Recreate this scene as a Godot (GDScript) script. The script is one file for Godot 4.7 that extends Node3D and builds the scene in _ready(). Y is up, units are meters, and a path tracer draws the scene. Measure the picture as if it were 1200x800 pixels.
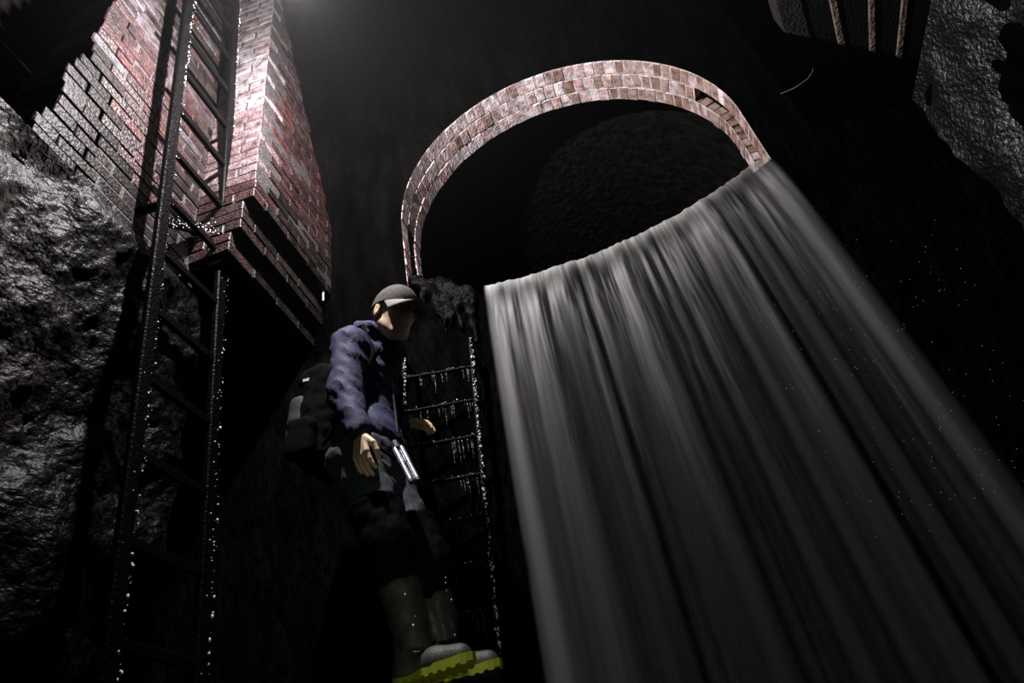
extends Node3D
# Underground brick shaft: a waterfall leaves an arched tunnel, a caver stands on a ledge by an iron ladder.

var rng := RandomNumberGenerator.new()
var used := {}
var mats := {}

# ------------------------------------------------------------------ naming
func numbered(n: String) -> String:
	if not used.has(n):
		used[n] = 0
		return n
	used[n] += 1
	return "%s_%03d" % [n, used[n]]

func tag(o: Node, label: String, category: String, group := "", kind := "") -> Node:
	o.set_meta("label", label)
	o.set_meta("category", category)
	if group != "": o.set_meta("group", group)
	if kind != "": o.set_meta("kind", kind)
	return o

func thing(called: String, label: String, category: String, at := Vector3.ZERO, group := "", kind := "") -> Node3D:
	var o := Node3D.new()
	o.name = numbered(called)
	add_child(o)
	o.position = at
	tag(o, label, category, group, kind)
	return o

# commit a mesh as one named node
func put(called: String, mesh: Mesh, mat: Material, parent: Node = null, xf := Transform3D.IDENTITY) -> MeshInstance3D:
	var o := MeshInstance3D.new()
	o.mesh = mesh
	if mat: o.material_override = mat
	o.cast_shadow = GeometryInstance3D.SHADOW_CASTING_SETTING_ON
	o.transform = xf
	if parent:
		o.name = called
		parent.add_child(o, true)
	else:
		o.name = numbered(called)
		add_child(o)
	return o

# ------------------------------------------------------------------ mesh accumulator
class Acc:
	var v := PackedVector3Array()
	var n := PackedVector3Array()
	var t := PackedVector2Array()
	var ix := PackedInt32Array()
	var tint := PackedColorArray()
	func tri(a: Vector3, b: Vector3, c: Vector3, out: Vector3) -> void:
		var nn := (b - a).cross(c - a)
		if nn.length_squared() < 1e-16: return
		nn = nn.normalized()
		var k := v.size()
		if nn.dot(out) > 0.0:
			v.append(a); v.append(c); v.append(b)
		else:
			v.append(a); v.append(b); v.append(c)
			nn = -nn
		for _i in 3:
			n.append(nn); t.append(Vector2.ZERO)
		ix.append(k); ix.append(k + 1); ix.append(k + 2)
	func quad(a: Vector3, b: Vector3, c: Vector3, d: Vector3, out: Vector3) -> void:
		tri(a, b, c, out)
		tri(a, c, d, out)
	# smooth grid of points: rows x cols, normals computed, oriented to 'out' hint function via sign
	func grid(p: PackedVector3Array, rows: int, cols: int, flip := false, wrap := false) -> void:
		var base := v.size()
		for r in rows:
			for c in cols:
				var i := r * cols + c
				var r0 := maxi(r - 1, 0)
				var r1 := mini(r + 1, rows - 1)
				var c0 := c - 1
				var c1 := c + 1
				if wrap:
					c0 = (c0 + cols - 1) % (cols - 1) if c0 < 0 else c0
					c1 = c1 % (cols - 1) if c1 > cols - 1 else c1
					if c == 0: c0 = cols - 2
					if c == cols - 1: c1 = 1
				else:
					c0 = maxi(c0, 0)
					c1 = mini(c1, cols - 1)
				var du := p[r * cols + c1] - p[r * cols + c0]
				var dv := p[r1 * cols + c] - p[r0 * cols + c]
				var nn := du.cross(dv)
				if nn.length_squared() < 1e-18: nn = Vector3.UP
				nn = nn.normalized()
				if flip: nn = -nn
				v.append(p[i]); n.append(nn)
				t.append(Vector2(float(c) / (cols - 1), float(r) / (rows - 1)))
		for r in rows - 1:
			for c in cols - 1:
				var a := base + r * cols + c
				var b := a + 1
				var d := a + cols
				var e := d + 1
				if flip:
					for q in [a, b, e, a, e, d]: ix.append(q)
				else:
					for q in [a, e, b, a, d, e]: ix.append(q)
	func box(size: Vector3, xf: Transform3D, bev := 0.0) -> void:
		var h := size * 0.5
		var b := minf(bev, minf(h.x, minf(h.y, h.z)) * 0.9)
		for a in 3:
			var p := (a + 1) % 3
			var q := (a + 2) % 3
			for s in [-1.0, 1.0]:
				var out := Vector3.ZERO
				out[a] = s
				var c := []
				for m in [[-1, -1], [1, -1], [1, 1], [-1, 1]]:
					var k := Vector3.ZERO
					k[a] = s * h[a]; k[p] = m[0] * (h[p] - b); k[q] = m[1] * (h[q] - b)
					c.append(xf * k)
				quad(c[0], c[1], c[2], c[3], xf.basis * out)
		if b <= 0.0: return
		for a in 3:
			var p := (a + 1) % 3
			var q := (a + 2) % 3
			for s in [-1.0, 1.0]:
				for u in [-1.0, 1.0]:
					var c := []
					for e in [[0, -1.0], [0, 1.0], [1, 1.0], [1, -1.0]]:
						var k := Vector3.ZERO
						k[p] = s * (h[p] if e[0] == 0 else h[p] - b)
						k[q] = u * (h[q] if e[0] == 1 else h[q] - b)
						k[a] = e[1] * (h[a] - b)
						c.append(xf * k)
					var out := Vector3.ZERO
					out[p] = s; out[q] = u
					quad(c[0], c[1], c[2], c[3], xf.basis * out)
		for sx in [-1.0, 1.0]:
			for sy in [-1.0, 1.0]:
				for sz in [-1.0, 1.0]:
					var s := Vector3(sx, sy, sz)
					var i := Vector3(sx * (h.x - b), sy * (h.y - b), sz * (h.z - b))
					tri(xf * Vector3(sx * h.x, i.y, i.z), xf * Vector3(i.x, sy * h.y, i.z), xf * Vector3(i.x, i.y, sz * h.z), xf.basis * s)
	func beam(a: Vector3, b: Vector3, w: float, d: float, side: Vector3, bev := 0.003) -> void:
		var y := (b - a).normalized()
		var x := (side - y * side.dot(y)).normalized()
		var z := x.cross(y)
		box(Vector3(w, (b - a).length(), d), Transform3D(Basis(x, y, z), (a + b) * 0.5), bev)
	func tube(pts: Array, radii: Array, seg := 10) -> void:
		var p := PackedVector3Array()
		var rows := pts.size()
		var ref := Vector3(0.3, 0.2, 0.93)
		for r in rows:
			var tan: Vector3 = (pts[mini(r + 1, rows - 1)] - pts[maxi(r - 1, 0)]).normalized()
			var x := (ref - tan * ref.dot(tan)).normalized()
			var z := tan.cross(x)
			for s in seg + 1:
				var an := TAU * s / seg
				p.append(pts[r] + (x * cos(an) + z * sin(an)) * radii[r])
		grid(p, rows, seg + 1, true, true)
		for e in [0, rows - 1]:
			var out: Vector3 = pts[0] - pts[1] if e == 0 else pts[e] - pts[e - 1]
			for s in seg:
				tri(pts[e], p[e * (seg + 1) + s], p[e * (seg + 1) + s + 1], out)
	func mesh() -> ArrayMesh:
		var arr := []
		arr.resize(Mesh.ARRAY_MAX)
		arr[Mesh.ARRAY_VERTEX] = v
		arr[Mesh.ARRAY_NORMAL] = n
		arr[Mesh.ARRAY_TEX_UV] = t
		arr[Mesh.ARRAY_INDEX] = ix
		if tint.size() == v.size(): arr[Mesh.ARRAY_COLOR] = tint
		var m := ArrayMesh.new()
		m.add_surface_from_arrays(Mesh.PRIMITIVE_TRIANGLES, arr)
		return m

# ------------------------------------------------------------------ distance field, surface nets
class Field:
	var o: Vector3
	var h: float
	var nx: int
	var ny: int
	var nz: int
	var f := PackedFloat32Array()
	func _init(lo: Vector3, hi: Vector3, cell: float) -> void:
		o = lo; h = cell
		nx = int(ceil((hi.x - lo.x) / cell)) + 1
		ny = int(ceil((hi.y - lo.y) / cell)) + 1
		nz = int(ceil((hi.z - lo.z) / cell)) + 1
		f.resize(nx * ny * nz)
		f.fill(1.0)
	func _range(lo: Vector3, hi: Vector3) -> Array:
		return [clampi(int((lo.x - o.x) / h), 0, nx), clampi(int((hi.x - o.x) / h) + 2, 0, nx),
			clampi(int((lo.y - o.y) / h), 0, ny), clampi(int((hi.y - o.y) / h) + 2, 0, ny),
			clampi(int((lo.z - o.z) / h), 0, nz), clampi(int((hi.z - o.z) / h) + 2, 0, nz)]
	func join(i: int, d: float, k: float) -> void:
		var a := f[i]
		var e := k - absf(a - d)
		f[i] = minf(a, d) - (e * e / (4.0 * k) if e > 0.0 else 0.0)
	func capsule(a: Vector3, b: Vector3, ra: float, rb: float, k := 0.03) -> void:
		var m := maxf(ra, rb) + k + 2.0 * h
		var q := _range(a.min(b) - Vector3.ONE * m, a.max(b) + Vector3.ONE * m)
		var ab := b - a
		var l2 := maxf(ab.length_squared(), 1e-9)
		for z in range(q[4], q[5]):
			for y in range(q[2], q[3]):
				var i: int = (z * ny + y) * nx + q[0]
				var p := Vector3(o.x + q[0] * h, o.y + y * h, o.z + z * h) - a
				for x in range(q[0], q[1]):
					var t := clampf(p.dot(ab) / l2, 0.0, 1.0)
					join(i, (p - ab * t).length() - (ra + (rb - ra) * t), k)
					i += 1
					p.x += h
	# ellipsoid in a frame; cut > 0 carves
	func ellipsoid(c: Vector3, b: Basis, r: Vector3, k := 0.02, carve := false) -> void:
		var big := maxf(r.x, maxf(r.y, r.z)) + k + 2.0 * h
		var q := _range(c - Vector3.ONE * big, c + Vector3.ONE * big)
		var inv := b.transposed()
		var small := minf(r.x, minf(r.y, r.z))
		for z in range(q[4], q[5]):
			for y in range(q[2], q[3]):
				var i: int = (z * ny + y) * nx + q[0]
				for x in range(q[0], q[1]):
					var p := inv * (Vector3(o.x + x * h, o.y + y * h, o.z + z * h) - c)
					var s := p / r
					var k0 := s.length()
					var k1 := (p / (r * r)).length()
					var d := k0 * (k0 - 1.0) / k1 if k1 > 1e-6 else -small
					if carve:
						var a := -f[i]
						var e := k - absf(a - d)
						f[i] = -(minf(a, d) - (e * e / (4.0 * k) if e > 0.0 else 0.0))
					else:
						join(i, d, k)
					i += 1
	func rbox(c: Vector3, b: Basis, half: Vector3, r: float, k := 0.02) -> void:
		var big := half.length() + k + 2.0 * h
		var q := _range(c - Vector3.ONE * big, c + Vector3.ONE * big)
		var inv := b.transposed()
		var hh := half - Vector3.ONE * r
		for z in range(q[4], q[5]):
			for y in range(q[2], q[3]):
				var i: int = (z * ny + y) * nx + q[0]
				for x in range(q[0], q[1]):
					var p := (inv * (Vector3(o.x + x * h, o.y + y * h, o.z + z * h) - c)).abs() - hh
					join(i, p.max(Vector3.ZERO).length() + minf(maxf(p.x, maxf(p.y, p.z)), 0.0) - r, k)
					i += 1
	# keep only where plane (p - c).n < 0
	func cut(c: Vector3, n: Vector3) -> void:
		for z in nz:
			for y in ny:
				var i := (z * ny + y) * nx
				for x in nx:
					f[i] = maxf(f[i], (Vector3(o.x + x * h, o.y + y * h, o.z + z * h) - c).dot(n))
					i += 1
	func emit(acc: Acc, bump: FastNoiseLite = null, amp := 0.0, warp := Basis.IDENTITY) -> void:
		var first := acc.v.size()
		var first_ix := acc.ix.size()
		var id := PackedInt32Array()
		id.resize(f.size())
		id.fill(-1)
		var sy := nx
		var sz := nx * ny
		var off := [0, 1, sy, sy + 1, sz, sz + 1, sz + sy, sz + sy + 1]
		var far := 3.0 * h
		for z in nz - 1:
			for y in ny - 1:
				var i0 := z * sz + y * sy
				for x in nx - 1:
					var i := i0 + x
					var f0 := f[i]
					if f0 > far or f0 < -far: continue
					var w := [f0, f[i + 1], f[i + sy], f[i + sy + 1], f[i + sz], f[i + sz + 1], f[i + sz + sy], f[i + sz + sy + 1]]
					var neg := 0
					for c in 8:
						if w[c] < 0.0: neg += 1
					if neg == 0 or neg == 8: continue
					var s := Vector3.ZERO
					var cnt := 0
					for e in [[0, 1], [2, 3], [4, 5], [6, 7], [0, 2], [1, 3], [4, 6], [5, 7], [0, 4], [1, 5], [2, 6], [3, 7]]:
						var a: float = w[e[0]]
						var b: float = w[e[1]]
						if (a < 0.0) != (b < 0.0):
							var t := a / (a - b)
							var pa := Vector3(e[0] & 1, (e[0] >> 1) & 1, e[0] >> 2)
							var pb := Vector3(e[1] & 1, (e[1] >> 1) & 1, e[1] >> 2)
							s += pa.lerp(pb, t)
							cnt += 1
					var g := Vector3(w[1] + w[3] + w[5] + w[7] - w[0] - w[2] - w[4] - w[6],
						w[2] + w[3] + w[6] + w[7] - w[0] - w[1] - w[4] - w[5],
						w[4] + w[5] + w[6] + w[7] - w[0] - w[1] - w[2] - w[3])
					g = g.normalized() if g.length_squared() > 1e-14 else Vector3.UP
					var p := o + (Vector3(x, y, z) + s / cnt) * h
					if bump: p += g * bump.get_noise_3dv(warp * p) * amp
					id[i] = acc.v.size()
					acc.v.append(p); acc.n.append(g); acc.t.append(Vector2(p.x, p.y))
		for z in range(1, nz - 1):
			for y in range(1, ny - 1):
				var i0 := z * sz + y * sy
				for x in range(1, nx - 1):
					var i := i0 + x
					var f0 := f[i]
					if f0 > far or f0 < -far: continue
					var ins := f0 < 0.0
					if (f[i + 1] < 0.0) != ins: _quad(acc, id, i, i - sy, i - sy - sz, i - sz, ins)
					if (f[i + sy] < 0.0) != ins: _quad(acc, id, i, i - sz, i - sz - 1, i - 1, ins)
					if (f[i + sz] < 0.0) != ins: _quad(acc, id, i, i - 1, i - 1 - sy, i - sy, ins)
		if bump == null: return
		var nn := PackedVector3Array()
		nn.resize(acc.v.size() - first)
		for k in range(first_ix, acc.ix.size(), 3):
			var a := acc.ix[k]
			var b := acc.ix[k + 1]
			var c := acc.ix[k + 2]
			var q := (acc.v[c] - acc.v[a]).cross(acc.v[b] - acc.v[a])
			nn[a - first] += q
			nn[b - first] += q
			nn[c - first] += q
		for k in nn.size():
			if nn[k].length_squared() > 1e-16: acc.n[first + k] = nn[k].normalized()
	func _quad(acc: Acc, id: PackedInt32Array, a: int, b: int, c: int, d: int, ins: bool) -> void:
		var q := [id[a], id[b], id[c], id[d]]
		if q[0] < 0 or q[1] < 0 or q[2] < 0 or q[3] < 0: return
		var order := [0, 2, 1, 0, 3, 2] if ins else [0, 1, 2, 0, 2, 3]
		for k in order: acc.ix.append(q[k])

# ------------------------------------------------------------------ materials
func noise(sd: int, freq: float, oct := 4, type := FastNoiseLite.TYPE_SIMPLEX_SMOOTH) -> FastNoiseLite:
	var n := FastNoiseLite.new()
	n.seed = sd
	n.noise_type = type
	n.frequency = freq
	n.fractal_octaves = oct
	return n

func tone_tex(sd: int, freq: float, stops: Array, cols: Array, size := 384, type := FastNoiseLite.TYPE_SIMPLEX_SMOOTH) -> NoiseTexture2D:
	var g := Gradient.new()
	g.offsets = PackedFloat32Array(stops)
	g.colors = PackedColorArray(cols)
	var t := NoiseTexture2D.new()
	t.width = size; t.height = size
	t.seamless = true
	t.noise = noise(sd, freq, 5, type)
	t.color_ramp = g
	return t

func bump_tex(sd: int, freq: float, strength: float, size := 384, type := FastNoiseLite.TYPE_SIMPLEX_SMOOTH) -> NoiseTexture2D:
	var t := NoiseTexture2D.new()
	t.width = size; t.height = size
	t.seamless = true
	t.noise = noise(sd, freq, 5, type)
	t.as_normal_map = true
	t.bump_strength = strength
	return t

func mat(col: Color, rough: float, tex: Texture2D = null, scale := Vector3.ONE, nrm: Texture2D = null, depth := 1.0, metal := 0.0, spec := 0.5) -> StandardMaterial3D:
	var m := StandardMaterial3D.new()
	m.albedo_color = col
	m.roughness = rough
	m.metallic = metal
	m.metallic_specular = spec
	if tex: m.albedo_texture = tex
	if nrm:
		m.normal_enabled = true
		m.normal_texture = nrm
		m.normal_scale = depth
	if tex or nrm:
		m.uv1_triplanar = true
		m.uv1_world_triplanar = true
		m.uv1_scale = scale
	return m

func make_materials() -> void:
	var grain := tone_tex(3, 0.012, [0.0, 0.35, 0.6, 1.0], [Color(0.35, 0.33, 0.33), Color(0.75, 0.72, 0.72), Color(0.95, 0.93, 0.93), Color(1, 1, 1)])
	var pits := bump_tex(5, 0.05, 6.0)
	var lumps := bump_tex(9, 0.03, 10.0)
	var tones := [Color(0.26, 0.24, 0.25), Color(0.235, 0.21, 0.215), Color(0.29, 0.275, 0.285), Color(0.23, 0.18, 0.175), Color(0.26, 0.25, 0.26), Color(0.19, 0.17, 0.175)]
	mats.pale = []   # pale bricks where the face of the pier is lit brightest
	for c in [Color(0.50, 0.48, 0.485), Color(0.46, 0.435, 0.435), Color(0.53, 0.515, 0.52), Color(0.44, 0.385, 0.375), Color(0.50, 0.49, 0.495)]: mats.pale.append(mat(c, 0.42, grain, Vector3(2.1, 2.1, 2.1), pits, 0.8))
	mats.brick = []
	for c in tones: mats.brick.append(mat(c, 0.42, grain, Vector3(2.1, 2.1, 2.1), pits, 0.8, 0.0, 0.4))
	mats.pink = []  # duller set: light fading down the pier face, put into the colour
	for c in [Color(0.40, 0.345, 0.345), Color(0.37, 0.31, 0.31), Color(0.43, 0.38, 0.385)]: mats.pink.append(mat(c, 0.45, grain, Vector3(2.1, 2.1, 2.1), pits, 0.8, 0.0, 0.4))
	mats.arch_brown = []  # browner bricks, more of them towards the right of the arch
	for c in [Color(0.66, 0.56, 0.51), Color(0.60, 0.50, 0.45), Color(0.70, 0.61, 0.57)]: mats.arch_brown.append(mat(c, 0.4, grain, Vector3(2.1, 2.1, 2.1), pits, 0.6))
	mats.arch = []
	for c in [Color(0.95, 0.90, 0.90), Color(0.92, 0.84, 0.83), Color(0.97, 0.94, 0.94), Color(0.88, 0.77, 0.75), Color(0.94, 0.89, 0.89), Color(0.84, 0.76, 0.75)]: mats.arch.append(mat(c, 0.32, grain, Vector3(2.1, 2.1, 2.1), pits, 0.6))
	mats.red = []   # the rawer red bricks lower on the left wall
	for c in [Color(0.225, 0.142, 0.138), Color(0.205, 0.15, 0.145), Color(0.18, 0.13, 0.128), Color(0.255, 0.142, 0.125)]: mats.red.append(mat(c, 0.45, grain, Vector3(2.1, 2.1, 2.1), pits, 0.8, 0.0, 0.35))
	mats.grimy = []   # bricks under a film of black slime
	for c in [Color(0.14, 0.125, 0.115), Color(0.17, 0.15, 0.14), Color(0.12, 0.11, 0.10)]: mats.grimy.append(mat(c, 0.45, grain, Vector3(2.1, 2.1, 2.1), pits, 0.5, 0.0, 0.2))
	mats.lining = mat(Color(0.80, 0.77, 0.76), 0.6, grain, Vector3(3, 3, 3), pits, 1.0)
	mats.mortar = mat(Color(0.21, 0.19, 0.19), 0.7, grain, Vector3(3, 3, 3), pits, 1.0)
	mats.slime = mat(Color(0.03, 0.03, 0.027), 0.9, tone_tex(17, 0.01, [0.0, 0.45, 0.7, 1.0], [Color(0.45, 0.45, 0.45), Color(0.7, 0.7, 0.7), Color(0.9, 0.88, 0.86), Color(1, 1, 1)]), Vector3(1.6, 0.35, 1.6), lumps, 0.8, 0.0, 0.06)
	mats.tunnel = mat(Color(0.11, 0.11, 0.10), 0.9, tone_tex(19, 0.02, [0.0, 0.5, 1.0], [Color(0.4, 0.4, 0.4), Color(0.7, 0.7, 0.68), Color(1, 1, 0.97)]), Vector3(1.2, 0.5, 1.2), lumps, 0.8, 0.0, 0.08)
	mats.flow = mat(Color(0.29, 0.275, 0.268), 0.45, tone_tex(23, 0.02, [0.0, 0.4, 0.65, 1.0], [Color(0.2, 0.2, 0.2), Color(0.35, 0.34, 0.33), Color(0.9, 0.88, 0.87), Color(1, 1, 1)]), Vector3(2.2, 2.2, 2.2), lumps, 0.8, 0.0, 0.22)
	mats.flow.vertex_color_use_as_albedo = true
	mats.rockdark = mat(Color(0.07, 0.07, 0.066), 0.42, tone_tex(29, 0.02, [0.0, 0.5, 1.0], [Color(0.4, 0.4, 0.4), Color(0.65, 0.65, 0.64), Color(1, 1, 1)]), Vector3(2.2, 2.2, 2.2), lumps, 1.0)
	mats.iron = mat(Color(0.025, 0.024, 0.024), 0.4, null, Vector3(5, 5, 5), lumps, 0.6, 0.0, 0.14)
	mats.mound = mat(Color(0.02, 0.02, 0.018), 0.5, null, Vector3(1.4, 1.4, 1.4), lumps, 0.6, 0.0, 0.12)
	mats.wire = mat(Color(0.35, 0.35, 0.34), 0.5)
	mats.lime = mat(Color(0.8, 0.79, 0.8), 0.25, null)  # whitish colour holds the glint of the water drops; pipe and buckles share it
	mats.infill = mat(Color(0.62, 0.58, 0.53), 0.7, grain, Vector3(1.5, 1.5, 1.5), pits, 1.0)
	mats.strip_grey = mat(Color(0.22, 0.21, 0.20), 0.8, grain, Vector3(1.5, 1.5, 1.5), pits, 0.6)  # plain grey of the first roof strip, darker than the infill
	mats.recess_grey = mat(Color(0.075, 0.07, 0.068), 0.9, grain, Vector3(1.5, 1.5, 1.5), pits, 0.6, 0.0, 0.1)  # even dark grey of the recess wall
	mats.timber = mat(Color(0.05, 0.048, 0.046), 0.6, grain, Vector3(2, 2, 2), pits, 1.0)
	mats.pool = mat(Color(0.03, 0.03, 0.03), 0.15, null, Vector3(0.8, 0.8, 0.8), lumps, 0.5)

# ------------------------------------------------------------------ bricks
var brick_shapes := {}
func brick_mesh(size: Vector3, variant: int) -> ArrayMesh:
	var key := "%s/%d" % [size, variant]
	if not brick_shapes.has(key):
		var a := Acc.new()
		a.box(size, Transform3D.IDENTITY, 0.003 + 0.0015 * variant)
		var r := RandomNumberGenerator.new()
		r.seed = hash(key)
		var moved := {}
		for i in a.v.size():
			var k := a.v[i].snapped(Vector3.ONE * 0.0005)
			if not moved.has(k): moved[k] = Vector3(r.randf_range(-1, 1), r.randf_range(-1, 1), r.randf_range(-1, 1)) * 0.0025
			a.v[i] += moved[k]
		brick_shapes[key] = a.mesh()
	return brick_shapes[key]

func brick(parent: Node, size: Vector3, at: Vector3, m: Material, b := Basis.IDENTITY) -> void:
	var jitter := Basis.from_euler(Vector3(rng.randf_range(-1, 1), rng.randf_range(-1, 1), rng.randf_range(-1, 1)) * 0.008)
	put("brick", brick_mesh(size, rng.randi() % 3), m, parent, Transform3D(b * jitter, at))

func pick(a: Array) -> Material:
	return a[rng.randi() % a.size()]

# ------------------------------------------------------------------ setting
func slab(called: String, lo: Vector3, hi: Vector3, m: Material, label: String, category: String, parent: Node = null) -> MeshInstance3D:
	var a := Acc.new()
	a.box(hi - lo, Transform3D(Basis.IDENTITY, (lo + hi) * 0.5))
	var o := put(called, a.mesh(), m, parent)
	if parent == null: tag(o, label, category, "", "structure")
	return o

const XA := -1.885     # face of the left brick wall
const XB := -1.535     # face of the brick pier
const ZP := -2.12      # front of the pier
const ZB := -3.0       # face of the back wall
const AX := 0.115      # arch centre
const AY := 3.65
const AR := 1.14
const RING := 0.345    # depth of the arch barrel

func invert_y(x: float) -> float:
	var d := clampf(x, AX - AR, AX + AR) + 0.12
	return 2.79 + 2.8 - sqrt(2.8 * 2.8 - d * d)

func opening(r: float, n := 72) -> PackedVector2Array:   # outline of the tunnel mouth, anticlockwise from the right springing
	var p := PackedVector2Array()
	for i in n + 1:
		var a := PI * i / n
		p.append(Vector2(AX + r * cos(a), AY + r * sin(a)))
	var m := 24
	for i in m + 1:
		var x := lerpf(AX - r, AX + r, float(i) / m)
		p.append(Vector2(x, invert_y(clampf(x, AX - AR, AX + AR)) - (r - AR)))
	return p

func build_back_wall() -> void:
	# wall with the tunnel mouth cut out of it: a fan of quads between the mouth and the edge of the wall
	var lo := Vector2(-3.4, -1.2)
	var hi := Vector2(1.55, 7.0)
	var a := Acc.new()
	var p := opening(AR + 0.004)
	var c := Vector2(AX, 3.6)
	var far := PackedVector2Array()
	for q in p:
		var d := (q - c).normalized()
		var s := 1e9
		if d.x > 1e-6: s = minf(s, (hi.x - c.x) / d.x)
		if d.x < -1e-6: s = minf(s, (lo.x - c.x) / d.x)
		if d.y > 1e-6: s = minf(s, (hi.y - c.y) / d.y)
		if d.y < -1e-6: s = minf(s, (lo.y - c.y) / d.y)
		far.append(c + d * s)
	var n := p.size()
	for i in n:
		var j := (i + 1) % n
		var f1 := far[i]
		var f2 := far[j]
		for z in [ZB, ZB - 0.03]:
			var out := Vector3(0, 0, 1 if z == ZB else -1)
			a.quad(Vector3(p[i].x, p[i].y, z), Vector3(p[j].x, p[j].y, z), Vector3(f2.x, f2.y, z), Vector3(f1.x, f1.y, z), out)
			if absf(f1.x - f2.x) > 0.001 and absf(f1.y - f2.y) > 0.001:
				var k := Vector2(hi.x if maxf(f1.x, f2.x) > hi.x - 0.001 else lo.x, hi.y if maxf(f1.y, f2.y) > hi.y - 0.001 else lo.y)
				a.tri(Vector3(f1.x, f1.y, z), Vector3(k.x, k.y, z), Vector3(f2.x, f2.y, z), out)
		a.quad(Vector3(p[i].x, p[i].y, ZB), Vector3(p[j].x, p[j].y, ZB), Vector3(p[j].x, p[j].y, ZB - 0.03), Vector3(p[i].x, p[i].y, ZB - 0.03), Vector3(c.x - p[i].x, c.y - p[i].y, 0))
	a.quad(Vector3(hi.x, lo.y, ZB), Vector3(hi.x, hi.y, ZB), Vector3(hi.x, hi.y, ZB - 0.5), Vector3(hi.x, lo.y, ZB - 0.5), Vector3.RIGHT)
	tag(put("wall_back", a.mesh(), mats.slime), "black slime-coated back wall around the arched tunnel mouth", "wall", "", "structure")

	# the tunnel behind the brick ring: wider, dark, running away from the shaft
	var t := Acc.new()
	var R := 1.36
	var tp := opening(R, 40)
	var mouth := opening(AR + 0.09, 40)
	var cc := Vector3(AX, 3.6, 0)
	for i in tp.size():
		var j := (i + 1) % tp.size()
		var z0 := ZB - RING
		var z1 := -8.0
		var inn := cc - Vector3(tp[i].x, tp[i].y, 0)
		for k in 8:
			var za := lerpf(z0, z1, k / 8.0)
			var zb := lerpf(z0, z1, (k + 1) / 8.0)
			t.quad(Vector3(tp[i].x, tp[i].y, za), Vector3(tp[j].x, tp[j].y, za), Vector3(tp[j].x, tp[j].y, zb), Vector3(tp[i].x, tp[i].y, zb), inn)
		t.tri(Vector3(tp[i].x, tp[i].y, z1), Vector3(tp[j].x, tp[j].y, z1), Vector3(AX, 3.6, z1), Vector3(0, 0, 1))
		t.quad(Vector3(tp[i].x, tp[i].y, z0), Vector3(tp[j].x, tp[j].y, z0), Vector3(mouth[j].x, mouth[j].y, z0), Vector3(mouth[i].x, mouth[i].y, z0), Vector3(0, 0, -1))
	# backing of the ring
	for i in mouth.size():
		var j := (i + 1) % mouth.size()
		t.quad(Vector3(mouth[i].x, mouth[i].y, ZB - 0.03), Vector3(mouth[j].x, mouth[j].y, ZB - 0.03), Vector3(mouth[j].x, mouth[j].y, ZB - RING), Vector3(mouth[i].x, mouth[i].y, ZB - RING), cc - Vector3(mouth[i].x, mouth[i].y, 0))
	tag(put("wall_tunnel", t.mesh(), mats.tunnel), "dark lining of the tunnel seen through the arch above the falls", "tunnel", "", "structure")
	# brick ring
	var ring := thing("brick_arch", "pinkish lit brick arch ring around the tunnel mouth", "arch", Vector3(AX, AY, ZB), "", "structure")
	var cw := 0.105
	var na := 48
	for i in range(-7, na + 7):
		var pos := Vector2()
		var dir := Vector2()
		if i < 0:
			pos = Vector2(AR, 0.075 * (i + 0.5)); dir = Vector2(1, 0)
		elif i >= na:
			pos = Vector2(-AR, -0.075 * (i - na + 0.5)); dir = Vector2(-1, 0)
		else:
			var an := PI * (i + 0.5) / na
			dir = Vector2(cos(an), sin(an)); pos = dir * AR
		for col in 3:
			var slip := (0.03 if col == 1 else 0.0) + rng.randf_range(-0.004, 0.004)
			if col == 1 and pos.y < (0.53 if pos.x > 0 else 0.16): continue   # stop-plank slots in both jambs
			var depth := 0.078
			var m: Material = pick(mats.arch)
			if rng.randf() < 0.08 + clampf(pos.x - 0.1, 0.0, 0.9) * 0.9: m = pick(mats.arch_brown)
			var shift := rng.randf_range(-0.003, 0.004)
			var w := cw
			var zc := -0.008 - cw * 0.5 - col * (cw + 0.009)
			var b := Basis(Vector3(dir.x, dir.y, 0), Vector3(-dir.y, dir.x, 0), Vector3(0, 0, 1))
			var at := Vector3(pos.x, pos.y, 0) + Vector3(-dir.y, dir.x, 0) * slip + Vector3(dir.x, dir.y, 0) * (depth * 0.5 + shift) + Vector3(0, 0, zc)
			brick(ring, Vector3(depth, 0.0665, w), at, m, b)
	# mortar bed the bricks sit in
	var ma := Acc.new()
	for i in 72:
		var a0 := PI * i / 72.0
		var a1 := PI * (i + 1) / 72.0
		for band in [[-0.004, -0.117], [-0.117, -0.231], [-0.231, -0.338]]:
			if band[0] == -0.117 and (sin(a0) * AR < (0.5 if cos(a0) > 0 else 0.13)): continue
			var p0 := Vector3(cos(a0), sin(a0), 0) * (AR + 0.0035)
			var p1 := Vector3(cos(a1), sin(a1), 0) * (AR + 0.0035)
			ma.quad(p0 + Vector3(0, 0, band[0]), p1 + Vector3(0, 0, band[0]), p1 + Vector3(0, 0, band[1]), p0 + Vector3(0, 0, band[1]), -p0)
	for s in [-1.0, 1.0]:
		for band in [[-0.004, -0.117], [-0.231, -0.338]]:
			var x: float = s * (AR + 0.0035)
			ma.quad(Vector3(x, 0, band[0]), Vector3(x, -0.55, band[0]), Vector3(x, -0.55, band[1]), Vector3(x, 0, band[1]), Vector3(-s, 0, 0))
	put("mortar", ma.mesh(), mats.lining, ring)

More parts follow.
